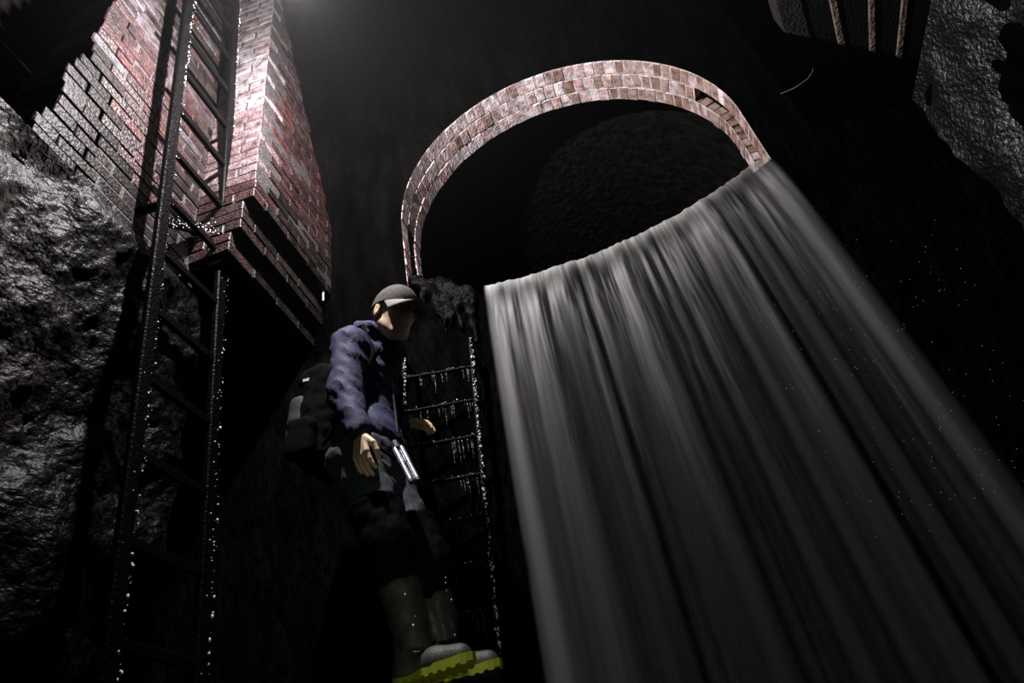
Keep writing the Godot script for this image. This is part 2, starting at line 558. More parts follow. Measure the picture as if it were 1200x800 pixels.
func lumpy(y0: float, y1: float, z0: float, z1: float, x: float, side: float, cell: float, amp: float, sd: int, lean := 0.0, stained := false) -> ArrayMesh:
	var n1 := noise(sd, 1.3, 3)
	var n2 := noise(sd + 1, 7.0, 4)
	var n3 := noise(sd + 2, 26.0, 2)
	var rows := int((y1 - y0) / cell) + 1
	var cols := int((z1 - z0) / cell) + 1
	var p := PackedVector3Array()
	for r in rows:
		for c in cols:
			var y := lerpf(y1, y0, float(r) / (rows - 1))
			var z := lerpf(z0, z1, float(c) / (cols - 1))
			var d := n1.get_noise_2d(y * 0.7, z) * 1.0 + absf(n2.get_noise_2d(y * 0.7, z)) * 0.3 + n3.get_noise_2d(y, z) * 0.05
			var edge := minf(1.0, (y1 - y) / 0.12)
			p.append(Vector3(x + side * amp * d * edge - side * lean * (y1 - y), y, z))
	var a := Acc.new()
	a.grid(p, rows, cols, side > 0.0)
	if stained:   # black slime over the back of the pale crust; colour also darkens towards the foot
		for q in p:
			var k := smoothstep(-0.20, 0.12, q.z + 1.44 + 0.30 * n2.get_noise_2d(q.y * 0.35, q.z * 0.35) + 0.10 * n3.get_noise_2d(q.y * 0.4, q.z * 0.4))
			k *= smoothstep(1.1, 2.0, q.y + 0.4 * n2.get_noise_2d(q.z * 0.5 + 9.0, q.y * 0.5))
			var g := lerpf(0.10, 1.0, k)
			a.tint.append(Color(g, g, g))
	return a.mesh()

func build_left() -> void:
	# brick wall behind the tall ladder
	var w := thing("wall_left", "pink and red brick wall with toothed edge behind the tall left ladder", "wall", Vector3.ZERO, "", "structure")
	slab("mortar", Vector3(XA - 0.25, 2.60, ZP - 0.1), Vector3(XA - 0.004, 7.0, -1.46), mats.mortar, "", "", w)
	var courses := 44
	var stain := noise(201, 1.6, 3)
	var step := 0.0
	for r in courses:
		if r % 3 == 0: step = rng.randf_range(-0.035, 0.035)
		var y := 2.665 + 0.075 * (r + 0.5)
		var z := -1.16 - 0.105 * (y - 2.7) + step + rng.randf_range(-0.014, 0.014)
		var first := true
		while z > ZP + 0.02:
			var l := 0.222
			if first and r % 2: l = 0.11
			if z - l < ZP - 0.02: l = maxf(z - ZP - 0.004, 0.05)
			var hi := clampf((y - 2.7) / 1.0 + rng.randf_range(-0.45, 0.45), 0, 1)
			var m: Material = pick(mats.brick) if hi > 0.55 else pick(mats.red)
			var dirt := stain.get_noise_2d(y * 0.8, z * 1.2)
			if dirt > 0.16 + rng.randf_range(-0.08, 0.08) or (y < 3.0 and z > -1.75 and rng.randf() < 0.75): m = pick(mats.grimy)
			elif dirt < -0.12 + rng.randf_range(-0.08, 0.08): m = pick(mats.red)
			var size := Vector3(0.105, 0.068, snappedf(l, 0.02))
			var out := rng.randf_range(-0.004, 0.004)
			if first: size.x = 0.24
			brick(w, size, Vector3(XA - size.x * 0.5 + out, y, z - l * 0.5), m)
			z -= l + 0.01
			first = false
	# pier standing proud of the wall
	var p := thing("brick_pier", "narrow lit brick pier with stepped corbelled foot right of the tall ladder", "pier", Vector3(XB, 2.83, ZP), "", "structure")
	var org := Vector3(XB, 2.83, ZP)
	slab("mortar", Vector3(-1.98, 3.26, ZB - 0.0, ) - org, Vector3(XB - 0.004, 7.0, ZP - 0.004) - org, mats.mortar, "", "", p)
	slab("mortar", Vector3(-1.98, 2.835, ZB) - org, Vector3(XB - 0.121, 3.26, ZP - 0.006) - org, mats.mortar, "", "", p)
	for r in 46:
		var y := 2.83 + 0.075 * (r + 0.5)
		var xf := XB
		if y < 3.015: xf = XB - 0.115
		elif y < 3.22: xf = XB - 0.06
		var quoin := 0.105 if r % 2 else 0.215
		var wide := xf - XA
		var front: Array = mats.pale
		if y < 4.3 - rng.randf() * 0.5: front = mats.pink  # lower courses take the duller set, painting in the weaker light
		if y < 3.35: front = mats.red
		if r % 3 == 0:
			brick(p, Vector3(wide - 0.006, 0.068, quoin), Vector3((xf + XA) * 0.5, y, ZP - quoin * 0.5) - org, pick(front))
		else:
			var k := wide * (0.36 if r % 3 == 1 else 0.64)
			brick(p, Vector3(wide - k - 0.012, 0.068, quoin), Vector3(xf - (wide - k) * 0.5, y, ZP - quoin * 0.5) - org, pick(front))
			brick(p, Vector3(k - 0.008, 0.068, quoin), Vector3(XA + k * 0.5, y, ZP - quoin * 0.5) - org, pick(front))
		var z := ZP - quoin - 0.01
		while z > ZB + 0.01:
			var l := minf(0.222, z - ZB)
			if l < 0.03: break
			var m: Material = pick(mats.brick) if rng.randf() < clampf((y - 4.5) * 0.6, 0, 0.8) else pick(mats.red)
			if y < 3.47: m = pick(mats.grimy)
			brick(p, Vector3(0.105, 0.068, snappedf(l, 0.02)), Vector3(xf - 0.0525 + rng.randf_range(-0.005, 0.005), y, z - l * 0.5) - org, m)
			z -= l + 0.01
	# soffit of the corbel, over a black side passage
	slab("trim_1", Vector3(-3.3, 2.79, ZB), Vector3(XB - 0.17, 2.99, ZP - 0.02), mats.slime, "dark underside of the corbelled pier over the side passage", "soffit")
	# lower wall, coated with wet flowstone
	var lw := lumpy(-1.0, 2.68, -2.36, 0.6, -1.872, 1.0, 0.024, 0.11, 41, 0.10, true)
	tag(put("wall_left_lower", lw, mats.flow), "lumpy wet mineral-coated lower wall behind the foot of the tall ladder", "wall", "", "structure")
	slab("wall_left_core", Vector3(-3.3, -1.2, -2.36), Vector3(-2.6, 2.64, 2.6), mats.slime, "dark core of the lower left wall below the ledge", "wall")
	slab("wall_left_ledge", Vector3(-2.75, 2.56, -2.36), Vector3(-1.93, 2.66, 2.6), mats.slime, "dark ledge on top of the lower left wall", "ledge")
	slab("wall_left_recess", Vector3(-2.75, 2.6, -2.4), Vector3(-2.5, 7.0, 2.6), mats.recess_grey, "dim wall of the recess at the upper left", "wall")
	slab("wall_passage", Vector3(-3.6, -1.2, -3.2), Vector3(-3.3, 7.0, -2.2), mats.slime, "black end wall of the side passage behind the person", "wall")
	slab("wall_front", Vector3(-3.6, -1.2, 2.5), Vector3(4.6, 7.2, 2.7), mats.slime, "dark front wall of the shaft behind the viewer", "wall")
	slab("floor", Vector3(-3.6, -1.3, -8.2), Vector3(4.6, -1.0, 2.7), mats.pool, "black wet floor at the bottom of the shaft", "floor")
	slab("ceiling", Vector3(-3.6, 7.0, -8.2), Vector3(4.6, 7.2, 2.7), mats.slime, "dark ceiling high above the shaft", "ceiling")
	# leaning squinch that closes the corner above
	var s := Acc.new()
	var a := Vector3(XB - 0.02, 3.75, ZB)
	var b := Vector3(XB - 0.02, 5.7, -2.14)
	var top_right := Vector3(-0.95, 5.9, ZB)
	var rows := 14
	var q := PackedVector3Array()
	var nn := noise(77, 2.0, 3)
	for i in rows + 1:
		for j in rows + 1:
			var u := float(i) / rows
			var v := float(j) / rows
			var pt := a.lerp(b.lerp(top_right, v), u)
			q.append(pt + Vector3(0.3, 0, 0.5) * nn.get_noise_3dv(pt) * 0.05 * u * v * (1 - v) * 4.0)
	s.grid(q, rows + 1, rows + 1, true)
	s.quad(b, top_right, Vector3(-0.95, 7.0, ZB), Vector3(XB, 7.0, -2.14), Vector3(0.7, 0, 0.7))
	tag(put("wall_corner", s.mesh(), mats.slime), "dark leaning corner wall between the brick pier and the arch", "wall", "", "structure")

func build_right() -> void:
	var lw := lumpy(-1.0, 3.25, -3.0, 0.8, 2.12, -1.0, 0.04, 0.09, 61)
	tag(put("wall_right", lw, mats.rockdark), "dark glistening rough right wall beside the waterfall", "wall", "", "structure")
	slab("wall_right_core", Vector3(2.14, -1.2, -6.0), Vector3(4.6, 3.25, 2.6), mats.slime, "dark ledge on top of the right wall under the roof beams", "wall")
	slab("wall_right_far", Vector3(4.3, 3.2, -6.2), Vector3(4.6, 7.0, 2.6), mats.slime, "dark far wall of the gallery above the right ledge", "wall")
	slab("wall_gallery", Vector3(1.48, 3.0, -6.4), Vector3(4.6, 7.0, -6.0), mats.slime, "black end wall of the gallery behind the roof beams", "wall")
	slab("wall_back_low", Vector3(1.55, -1.2, -3.4), Vector3(2.2, 3.25, -3.0), mats.slime, "dark lower back wall between the waterfall and the right wall", "wall")
	slab("wall_return", Vector3(1.48, 3.25, -6.0), Vector3(1.545, 7.0, -3.03), mats.slime, "dark return wall at the right end of the back wall", "wall")
	# roof beams and the pale strips between them, running away from the viewer at the upper right
	var dir := Vector3(0.10, -0.04, -0.99).normalized()
	var edges := [2.27, 2.455, 2.525, 2.745, 2.80, 3.005, 3.075, 3.28]
	var far := [2.47, 2.66, 2.70, 2.86, 2.885, 3.06, 3.10, 3.24]
	var roof := thing("ceiling_gallery", "black roof beams with pale strips between them at the upper right", "roof", Vector3(2.5, 4.6, -2.0), "", "structure")
	edges.push_front(2.08)  # extra strip added for the grey band left of the beams
	far.push_front(2.30)
	for i in 8:
		var a := Acc.new()
		var k := 0.92
		var x0: float = edges[i] * k
		var x1: float = edges[i + 1] * k
		var f0: float = far[i] * k
		var f1: float = far[i + 1] * k
		var dark := i % 2 == 1
		var wd := (x1 - x0 + f1 - f0) * 0.5
		var p := Vector3((x0 + x1) * 0.5, 4.6 + (0.12 if dark else 0.09), -3.2)
		var q := Vector3((f0 + f1) * 0.5, 4.6 + (0.12 if dark else 0.09), -3.9)
		var d := (q - p) / 0.7
		a.beam(p - d * 1.2 - roof.position, p + d * 2.75 - roof.position, wd if dark else maxf(wd, 0.048), 0.24 if dark else 0.2, Vector3.RIGHT, 0.008)
		put("roof_beam" if dark else "infill_strip", a.mesh(), mats.timber if dark else mats.infill if i > 0 else mats.strip_grey, roof)
	# a stray wire hanging off the wall end
	var wire := Acc.new()
	wire.tube([Vector3(1.52, 3.66, -2.99), Vector3(1.60, 3.635, -2.96), Vector3(1.68, 3.64, -2.93), Vector3(1.73, 3.69, -2.93), Vector3(1.755, 3.74, -2.95)], [0.003, 0.004, 0.004, 0.004, 0.003], 6)
	tag(put("wire", wire.mesh(), mats.wire), "short curled pale wire sticking out right of the arch", "wire")

# ------------------------------------------------------------------ water
func build_water() -> void:
	var W := 512
	var H := 256
	var img := Image.create(W, H, false, Image.FORMAT_RGBA8)
	var n1 := noise(101, 0.012, 3)
	var n2 := noise(102, 0.05, 3)
	var n3 := noise(103, 0.16, 2)
	var n4 := noise(104, 0.02, 2)
	for y in H:
		var v := float(y) / (H - 1)
		for x in W:
			var u := float(x) / (W - 1)
			var fall := pow(maxf(v - 0.1, 0.0) / 0.9, 1.6) * 4.1      # metres below the lip
			var wide := n1.get_noise_2d(x, fall * 6.0)
			var fine := n2.get_noise_2d(x, fall * 9.0)
			var hair := n3.get_noise_2d(x, fall * 14.0)
			var reach := 0.38 + 0.40 * n4.get_noise_1d(x)               # each strand breaks up at its own height
			var al := 0.042 + 0.03 * wide + 0.015 * fine
			# unbroken sheet at the lip, then clear water, then strands of foam
			al += (0.56 + 0.25 * fine + 0.22 * hair) * exp(-pow(fall / (0.105 + 0.06 * n4.get_noise_1d(x * 1.7 + 300.0)), 2)) * lerpf(1.0, 0.5, smoothstep(0.6, 0.95, u))
			al += maxf(0.0, 0.15 + 0.40 * fine + 0.20 * hair + 0.22 * wide) * smoothstep(0.06, 0.36, fall) * exp(-maxf(fall - 0.3, 0.0) / maxf(reach, 0.15)) * lerpf(1.35, 0.9, u)
			var w := 0.016 + 0.005 * fall
			al += 0.37 * exp(-pow((u - 0.026 - 0.006 * fall) / w, 2)) * exp(-fall / 2.6) * lerpf(0.45, 1.0, smoothstep(0.05, 0.5, fall))
			al += 0.10 * exp(-pow((u - 0.125 - 0.01 * fall) / (w * 1.4), 2)) * exp(-fall / 3.0)
			al += 0.34 * exp(-pow((u - 0.945) / 0.035, 2)) * smoothstep(0.05, 0.3, fall) * exp(-fall / 1.7)
			al *= smoothstep(0.0, 0.010, u) * smoothstep(1.0, 0.975, u)
			img.set_pixel(x, y, Color(1, 1, 1, clampf(al, 0.0, 0.97)))
	var m := StandardMaterial3D.new()
	m.albedo_color = Color(0.62, 0.625, 0.61)
	m.albedo_texture = ImageTexture.create_from_image(img)
	m.transparency = BaseMaterial3D.TRANSPARENCY_ALPHA
	m.cull_mode = BaseMaterial3D.CULL_DISABLED
	m.roughness = 0.55
	m.metallic_specular = 0.3
	var rn := noise(111, 3.0, 3)
	var rf := noise(112, 11.0, 3)
	var rows := 110
	var cols := 150
	var p := PackedVector3Array()
	for r in rows:
		for c in cols:
			var u := float(c) / (cols - 1)
			var x := lerpf(-0.555, 1.235, u)
			var y0 := invert_y(x) + 0.05 + 0.012 * rf.get_noise_1d(x * 1.7)
			var ph := float(r) / (rows - 1)
			var ripple := rn.get_noise_1d(x) * 0.05 + rf.get_noise_1d(x) * 0.02
			var pt := Vector3()
			if ph < 0.1:
				var k := ph / 0.1
				pt = Vector3(x, y0 + 0.01 * (1 - k), lerpf(-3.5, -3.0, k))
			else:
				var k := (ph - 0.1) / 0.9
				var fall := pow(k, 1.6) * 4.1
				var t := sqrt(2.0 * fall / 9.81)
				pt = Vector3(x, y0 - fall, -3.0 + 0.5 * t + ripple * minf(1.0, k * 6.0))
			p.append(pt)
	var a := Acc.new()
	a.grid(p, rows, cols, true)
	tag(put("waterfall", a.mesh(), m), "wide pale silky waterfall pouring out of the arched tunnel", "waterfall", "", "stuff")
	# droplets flying off it
	var mm := MultiMesh.new()
	mm.transform_format = MultiMesh.TRANSFORM_3D
	var dr := SphereMesh.new()
	dr.radius = 0.0014; dr.height = 0.0028; dr.radial_segments = 6; dr.rings = 3
	mm.mesh = dr
	mm.instance_count = 170
	for i in 170:
		mm.set_instance_transform(i, Transform3D(Basis.IDENTITY, Vector3(rng.randf_range(0.55, 1.3), rng.randf_range(0.7, 1.7), rng.randf_range(-2.4, -2.1))))
	var sp := MultiMeshInstance3D.new()
	sp.multimesh = mm
	sp.material_override = mats.lime
	sp.name = numbered("water_spray")
	add_child(sp)
	tag(sp, "tiny bright drops flying in front of the waterfall", "spray", "", "stuff")

func droplets(parent: Node, segs: Array, count: int, spread: float, rmin: float, rmax: float, called := "water_drops", m: Material = null) -> void:
	var mm := MultiMesh.new()
	mm.transform_format = MultiMesh.TRANSFORM_3D
	var dr := SphereMesh.new()
	dr.radius = 1.0; dr.height = 2.0; dr.radial_segments = 8; dr.rings = 4
	mm.mesh = dr
	mm.instance_count = count
	for i in count:
		var s = segs[rng.randi() % segs.size()]
		var t := rng.randf()
		var p: Vector3 = (s[0] as Vector3).lerp(s[1], t)
		p += Vector3(rng.randf_range(-1, 1), rng.randf_range(-1, 1), rng.randf_range(-1, 1)) * spread
		var k := lerpf(rmin, rmax, pow(rng.randf(), 3.0))
		mm.set_instance_transform(i, Transform3D(Basis.from_scale(Vector3(k, k * rng.randf_range(1.0, 1.7), k)), p))
	var o := MultiMeshInstance3D.new()
	o.multimesh = mm
	o.material_override = m if m else mats.lime  # drops drawn whitish, so the lamp glint is in their colour
	o.name = called
	o.set_meta("kind", "stuff")
	parent.add_child(o, true)

# ------------------------------------------------------------------ ladders
func build_ladders() -> void:
	# tall ladder on the left wall; it leans a little along the wall
	var base := Vector3(-1.74, -0.9, -2.07)
	var l := thing("tall_ladder", "tall black iron ladder beaded with water on the left brick wall", "ladder", base)
	var up := Vector3(0, 1, 0.0905).normalized()
	var a0 := Vector3(-1.74, -0.9, -2.075) - base
	var b0 := Vector3(-1.74, -0.9, -2.525) - base
	var L := 7.6
	for s in [a0, b0]:
		var r := Acc.new()
		r.beam(s, s + up * L, 0.032, 0.066, Vector3.RIGHT, 0.006)
		put("rail", r.mesh(), mats.iron, l)
	var across := Vector3(0, 0.0905, -1).normalized()
	for i in 22:
		var y := 0.1 + 0.335 * i
		var p := a0 + up * y
		var q := b0 + up * (y + 0.02)
		var r := Acc.new()
		r.beam(p, q, 0.026, 0.044, Vector3.RIGHT, 0.006)
		put("rung", r.mesh(), mats.iron, l)
	for y in [3.72, 6.4, 0.9]:
		for s in [a0, b0]:
			var r := Acc.new()
			var p: Vector3 = s + up * y
			r.beam(p, p + Vector3(-0.15, 0.12 if s == b0 else 0.05, -0.02), 0.045, 0.02, Vector3.BACK, 0.004)
			put("wall_bracket", r.mesh(), mats.iron, l)
	var st := Acc.new()
	st.beam(a0 + up * 3.62, b0 + up * 3.98 + Vector3(-0.1, 0, 0.05), 0.03, 0.05, Vector3.RIGHT, 0.004)
	put("stay", st.mesh(), mats.iron, l)
	var edge := Vector3(0.018, 0, -0.028)
	droplets(l, [[a0 + edge, a0 + edge + up * 6.3], [b0 + edge, b0 + edge + up * 6.3]], 540, 0.009, 0.001, 0.0062)
	droplets(l, [[a0 + up * 1.0, a0 + up * 4.0], [b0 + up * 1.0, b0 + up * 4.0], [a0 + up * 3.62, b0 + up * 3.98]], 260, 0.022, 0.002, 0.006, "water_beads")

	# ladder on the back wall, behind the person
	var bb := Vector3(-0.92, 0.66, -2.86)
	var k := thing("wall_ladder", "wet iron ladder beside the waterfall behind the person", "ladder", bb)
	var up2 := Vector3(0.058, 1, 0.0).normalized()
	var ra := Vector3(-0.762, 0.66, -2.88) - bb
	var la := Vector3(-1.112, 0.66, -2.80) - bb
	for s in [ra, la]:
		var r := Acc.new()
		r.beam(s, s + up2 * 1.77, 0.022, 0.04, Vector3.RIGHT, 0.005)
		put("rail", r.mesh(), mats.iron, k)
	var segs := []
	for i in 8:
		var y := 0.12 + 0.208 * i
		var r := Acc.new()
		var p := la + up2 * y
		var q := ra + up2 * (y + 0.005)
		r.tube([p, q], [0.011, 0.011], 8)
		put("rung", r.mesh(), mats.iron, k)
		segs.append([p + Vector3(0, 0.008, 0.008), q + Vector3(0, 0.008, 0.008)])
	for y in [0.35, 1.68]:
		for s in [ra, la]:
			var r := Acc.new()
			var p: Vector3 = s + up2 * y
			r.beam(p, Vector3(p.x, p.y, ZB - bb.z), 0.03, 0.012, Vector3.RIGHT, 0.003)
			put("wall_bracket", r.mesh(), mats.iron, k)
	droplets(k, [[ra + Vector3(0.008, 0, 0.02), ra + up2 * 1.76 + Vector3(0.008, 0, 0.02)]], 420, 0.008, 0.001, 0.006)
	droplets(k, [[la + Vector3(0.008, 0, 0.02), la + up2 * 1.76 + Vector3(0.008, 0, 0.02)]], 220, 0.006, 0.0018, 0.005, "water_beads")
	droplets(k, segs, 190, 0.005, 0.001, 0.004, "rung_beads")
	# slime and drips hanging from rungs
	var d := Acc.new()
	for i in 90:
		var s = segs[rng.randi() % 8]
		var p: Vector3 = (s[0] as Vector3).lerp(s[1], rng.randf_range(0.2, 1.0)) + Vector3(0, -0.012, -0.008)
		var ln := rng.randf_range(0.02, 0.13)
		d.tube([p, p + Vector3(0.002, -ln * 0.5, 0), p + Vector3(0, -ln, 0)], [rng.randf_range(0.003, 0.008), 0.004, 0.0008], 5)
	var sd := put("hanging_slime", d.mesh(), mats.rockdark, k)
	sd.set_meta("kind", "stuff")

	# thin pale pipe in the corner beyond the pier
	var pp := Acc.new()
	pp.tube([Vector3(-1.555, 3.12, -2.93), Vector3(-1.56, 3.5, -2.93), Vector3(-1.572, 3.84, -2.93)], [0.006, 0.007, 0.005], 8)
	tag(put("thin_pipe", pp.mesh(), mats.lime), "thin pale vertical pipe in the corner below the brick pier", "pipe")

	# dark stone ledge under the feet
	var lg := Acc.new()
	lg.box(Vector3(0.56, 0.16, 0.53), Transform3D(Basis.IDENTITY, Vector3(-0.92, 0.578, -2.735)), 0.02)
	tag(put("stone_ledge", lg.mesh(), mats.slime), "dark wet stone ledge under the person's shoes", "ledge")

	# wet mound of slime left of the falls, on the sill
	var nn := noise(131, 5.0, 4)
	var f := Field.new(Vector3(-1.12, 2.3, -3.3), Vector3(-0.5, 3.3, -2.84), 0.016)
	for i in 44:
		var x := lerpf(-1.0, -0.62, rng.randf())
		f.ellipsoid(Vector3(x, lerpf(3.16, 2.84, (x + 1.0) / 0.4) + rng.randf_range(-0.12, 0.02), rng.randf_range(-3.1, -2.99)), Basis.from_euler(Vector3(rng.randf(), rng.randf(), rng.randf())), Vector3(rng.randf_range(0.02, 0.05), rng.randf_range(0.03, 0.07), rng.randf_range(0.03, 0.06)), 0.02)
	for i in 16:
		var x := lerpf(-1.0, -0.62, rng.randf())
		var top := Vector3(x, lerpf(3.12, 2.82, (x + 1.0) / 0.4), -2.985)
		f.capsule(top, top + Vector3(rng.randf_range(-0.01, 0.01), -rng.randf_range(0.15, 0.42), 0.0), 0.028, 0.006, 0.02)
	var ac := Acc.new()
	f.emit(ac, noise(132, 14.0, 3), 0.02)
	tag(put("slime_mound", ac.mesh(), mats.mound), "dark wet mound of slime on the sill left of the waterfall", "slime", "", "stuff")

# ------------------------------------------------------------------ lamp
func build_lamp(at: Vector3, col: Color, energy: float) -> void:
	var l := thing("work_lamp", "hanging caged work lamp above the left ladder, just out of view", "lamp", at)
	var bulb := SphereMesh.new()
	bulb.radius = 0.04; bulb.height = 0.08
	var em := StandardMaterial3D.new()
	em.albedo_color = Color(1, 1, 1)
	em.emission_enabled = true
	em.emission = col
	em.emission_energy_multiplier = 6.0
	put("bulb", bulb, em, l)
	var h := Acc.new()
	h.tube([Vector3(0, 0.05, 0), Vector3(0, 0.09, 0), Vector3(0, 0.11, 0), Vector3(0, 0.16, 0)], [0.03, 0.03, 0.018, 0.012], 12)
	put("socket", h.mesh(), mats.timber, l)
	var c := Acc.new()
	c.tube([Vector3(0, 0.15, 0), Vector3(0, 1.5, 0), Vector3(0, 6.99 - at.y, 0)], [0.004, 0.004, 0.004], 6)
	put("cord", c.mesh(), mats.timber, l)
	var o := OmniLight3D.new()
	o.name = "lamp_light"
	o.light_color = col
	o.light_energy = energy
	o.omni_range = 14.0
	o.omni_attenuation = 2.0
	o.light_size = 0.035
	o.shadow_enabled = true
	l.add_child(o)

func build_fill_torch(at: Vector3, target: Vector3, energy: float) -> void:
	# added fill light on a thin stand below the frame, pointing up at the person
	var t := thing("fill_torch", "added fill spotlight on a thin stand, unseen below the view", "fill_torch", Vector3(at.x, -1.0, at.z))
	var aim := (target - at).normalized()
	var head := at - Vector3(at.x, -1.0, at.z)
	var b := Acc.new()
	b.tube([Vector3.ZERO, Vector3(0, 0.02, 0), Vector3(0, 0.03, 0), head - Vector3(0, 0.16, 0)], [0.09, 0.09, 0.012, 0.012], 16)
	put("stand", b.mesh(), mats.timber, t)
	b = Acc.new()
	b.tube([head - Vector3(0, 0.16, 0), head - aim * 0.06, head - aim * 0.015, head], [0.016, 0.018, 0.032, 0.034], 16)
	put("barrel", b.mesh(), mats.timber, t)
	var lens := Acc.new()
	lens.tube([head + aim * 0.0005, head + aim * 0.003], [0.029, 0.027], 16)
	var em := StandardMaterial3D.new()
	em.emission_enabled = true
	em.emission = Color(0.95, 1.0, 0.92)
	em.emission_energy_multiplier = 3.0
	put("lens", lens.mesh(), em, t)
	var sp := SpotLight3D.new()
	sp.name = "fill_light"
	sp.light_color = Color(0.95, 1.0, 0.90)
	sp.light_energy = energy
	sp.spot_angle = 21.0
	sp.spot_angle_attenuation = 1.0
	sp.spot_range = 14.0
	sp.spot_attenuation = 2.0
	sp.light_size = 0.028
	sp.shadow_enabled = true
	t.add_child(sp)
	sp.look_at_from_position(at + aim * 0.008, target)

# ------------------------------------------------------------------ person
func hand(f: Field, w: Vector3, d: Vector3, n: Vector3, s: Vector3, curl: Array, thumb_curl := 0.3, g := 1.0) -> void:
	# w wrist, d along the hand, n out of the back of the hand, s towards the thumb
	d = d.normalized()
	s = (s - d * s.dot(d)).normalized()
	n = (n - d * n.dot(d) - s * n.dot(s)).normalized()
	for i in 4:
		var o := (0.030 - 0.020 * i) * g
		f.capsule(w + d * 0.012 * g + s * o * 0.55, w + d * (0.088 - 0.004 * absf(i - 1)) * g + s * o, 0.0135 * g, 0.0115 * g, 0.012)
		var base := w + d * (0.088 - 0.005 * absf(i - 1)) * g + s * o
		var ln: float = [0.068, 0.078, 0.072, 0.056][i] * g
		var an := 0.0
		var p := base
		var rr := [0.0098 * g, 0.0092 * g, 0.0086 * g, 0.0074 * g]
		var cuts := [0.45, 0.31, 0.24]
		for j in 3:
			an += curl[j]
			var dd := (d * cos(an) - n * sin(an) + s * (0.06 - 0.045 * i)).normalized()
			var q: Vector3 = p + dd * ln * cuts[j]
			f.capsule(p, q, rr[j], rr[j + 1], 0.003)
			p = q
	var tb := w + d * 0.028 * g + s * 0.026 * g - n * 0.006 * g
	var d1 := (d * 0.75 + s * 0.62 - n * 0.2).normalized()
	var t1 := tb + d1 * 0.04 * g
	var d2 := (d * 0.95 + s * (0.3 - thumb_curl) - n * 0.3).normalized()
	var t2 := t1 + d2 * 0.032 * g
	var d3 := (d * 0.95 - s * thumb_curl - n * 0.3).normalized()
	f.capsule(tb, t1, 0.0145 * g, 0.0115 * g, 0.010)
	f.capsule(t1, t2, 0.0112 * g, 0.0100 * g, 0.003)
	f.capsule(t2, t2 + d3 * 0.026 * g, 0.0100 * g, 0.0080 * g, 0.003)

func shoe(parent: Node, heel: Vector3, toe: Vector3, upper: Material, sole: Material) -> void:
	var d := (toe - heel).normalized()
	var s := d.cross(Vector3.UP).normalized()
	var ln := (toe - heel).length()
	var f := Field.new(heel.min(toe) - Vector3(0.12, 0.03, 0.12), heel.max(toe) + Vector3(0.12, 0.2, 0.12), 0.008)
	f.capsule(heel + d * 0.05 + Vector3(0, 0.05, 0), heel + d * (ln * 0.55) + Vector3(0, 0.05, 0), 0.046, 0.045, 0.02)
	f.capsule(heel + d * (ln * 0.55) + Vector3(0, 0.05, 0), toe - d * 0.05 + Vector3(0, 0.045, 0), 0.047, 0.041, 0.02)
	f.capsule(heel + d * 0.055 + Vector3(0, 0.05, 0), heel + d * 0.06 + Vector3(0, 0.14, 0), 0.048, 0.05, 0.02)
	f.cut(heel + Vector3(0, 0.02, 0), Vector3.DOWN)
	var a := Acc.new()
	f.emit(a)
	var sh := put("shoe", a.mesh(), upper, parent)
	# ridged sole
	var so := Acc.new()
	var rows := 18
	var ring := []
	for i in rows + 1:
		var t := float(i) / rows
		var wd := 0.036 + 0.013 * sin(clampf(t * 1.1 - 0.35, 0, 1) * PI) 
		wd *= sqrt(clampf(minf(t * 9.0 + 0.12, (1.0 - t) * 7.0 + 0.1), 0.0, 1.0))
		ring.append([heel + d * ln * t, wd, 0.012 * pow(clampf((t - 0.7) / 0.3, 0, 1), 2)])
	for i in rows:
		var A = ring[i]
		var B = ring[i + 1]
		var lo := 0.0 if i % 2 == 0 else 0.007
		var c := []
		for e in [A, B]:
			for k in [-1.0, 1.0]:
				c.append(e[0] + s * e[1] * k + Vector3(0, e[2] + lo, 0))
		for e in [A, B]:
			for k in [-1.0, 1.0]:
				c.append(e[0] + s * e[1] * (k * 1.04) + Vector3(0, e[2] + 0.034, 0))
		so.quad(c[0], c[1], c[3], c[2], Vector3.DOWN)
		so.quad(c[4], c[5], c[7], c[6], Vector3.UP)
		so.quad(c[0], c[2], c[6], c[4], -s)
		so.quad(c[1], c[3], c[7], c[5], s)
		so.quad(c[0], c[1], c[5], c[4], -d)
		so.quad(c[2], c[3], c[7], c[6], d)
	put("sole", so.mesh(), sole, sh)

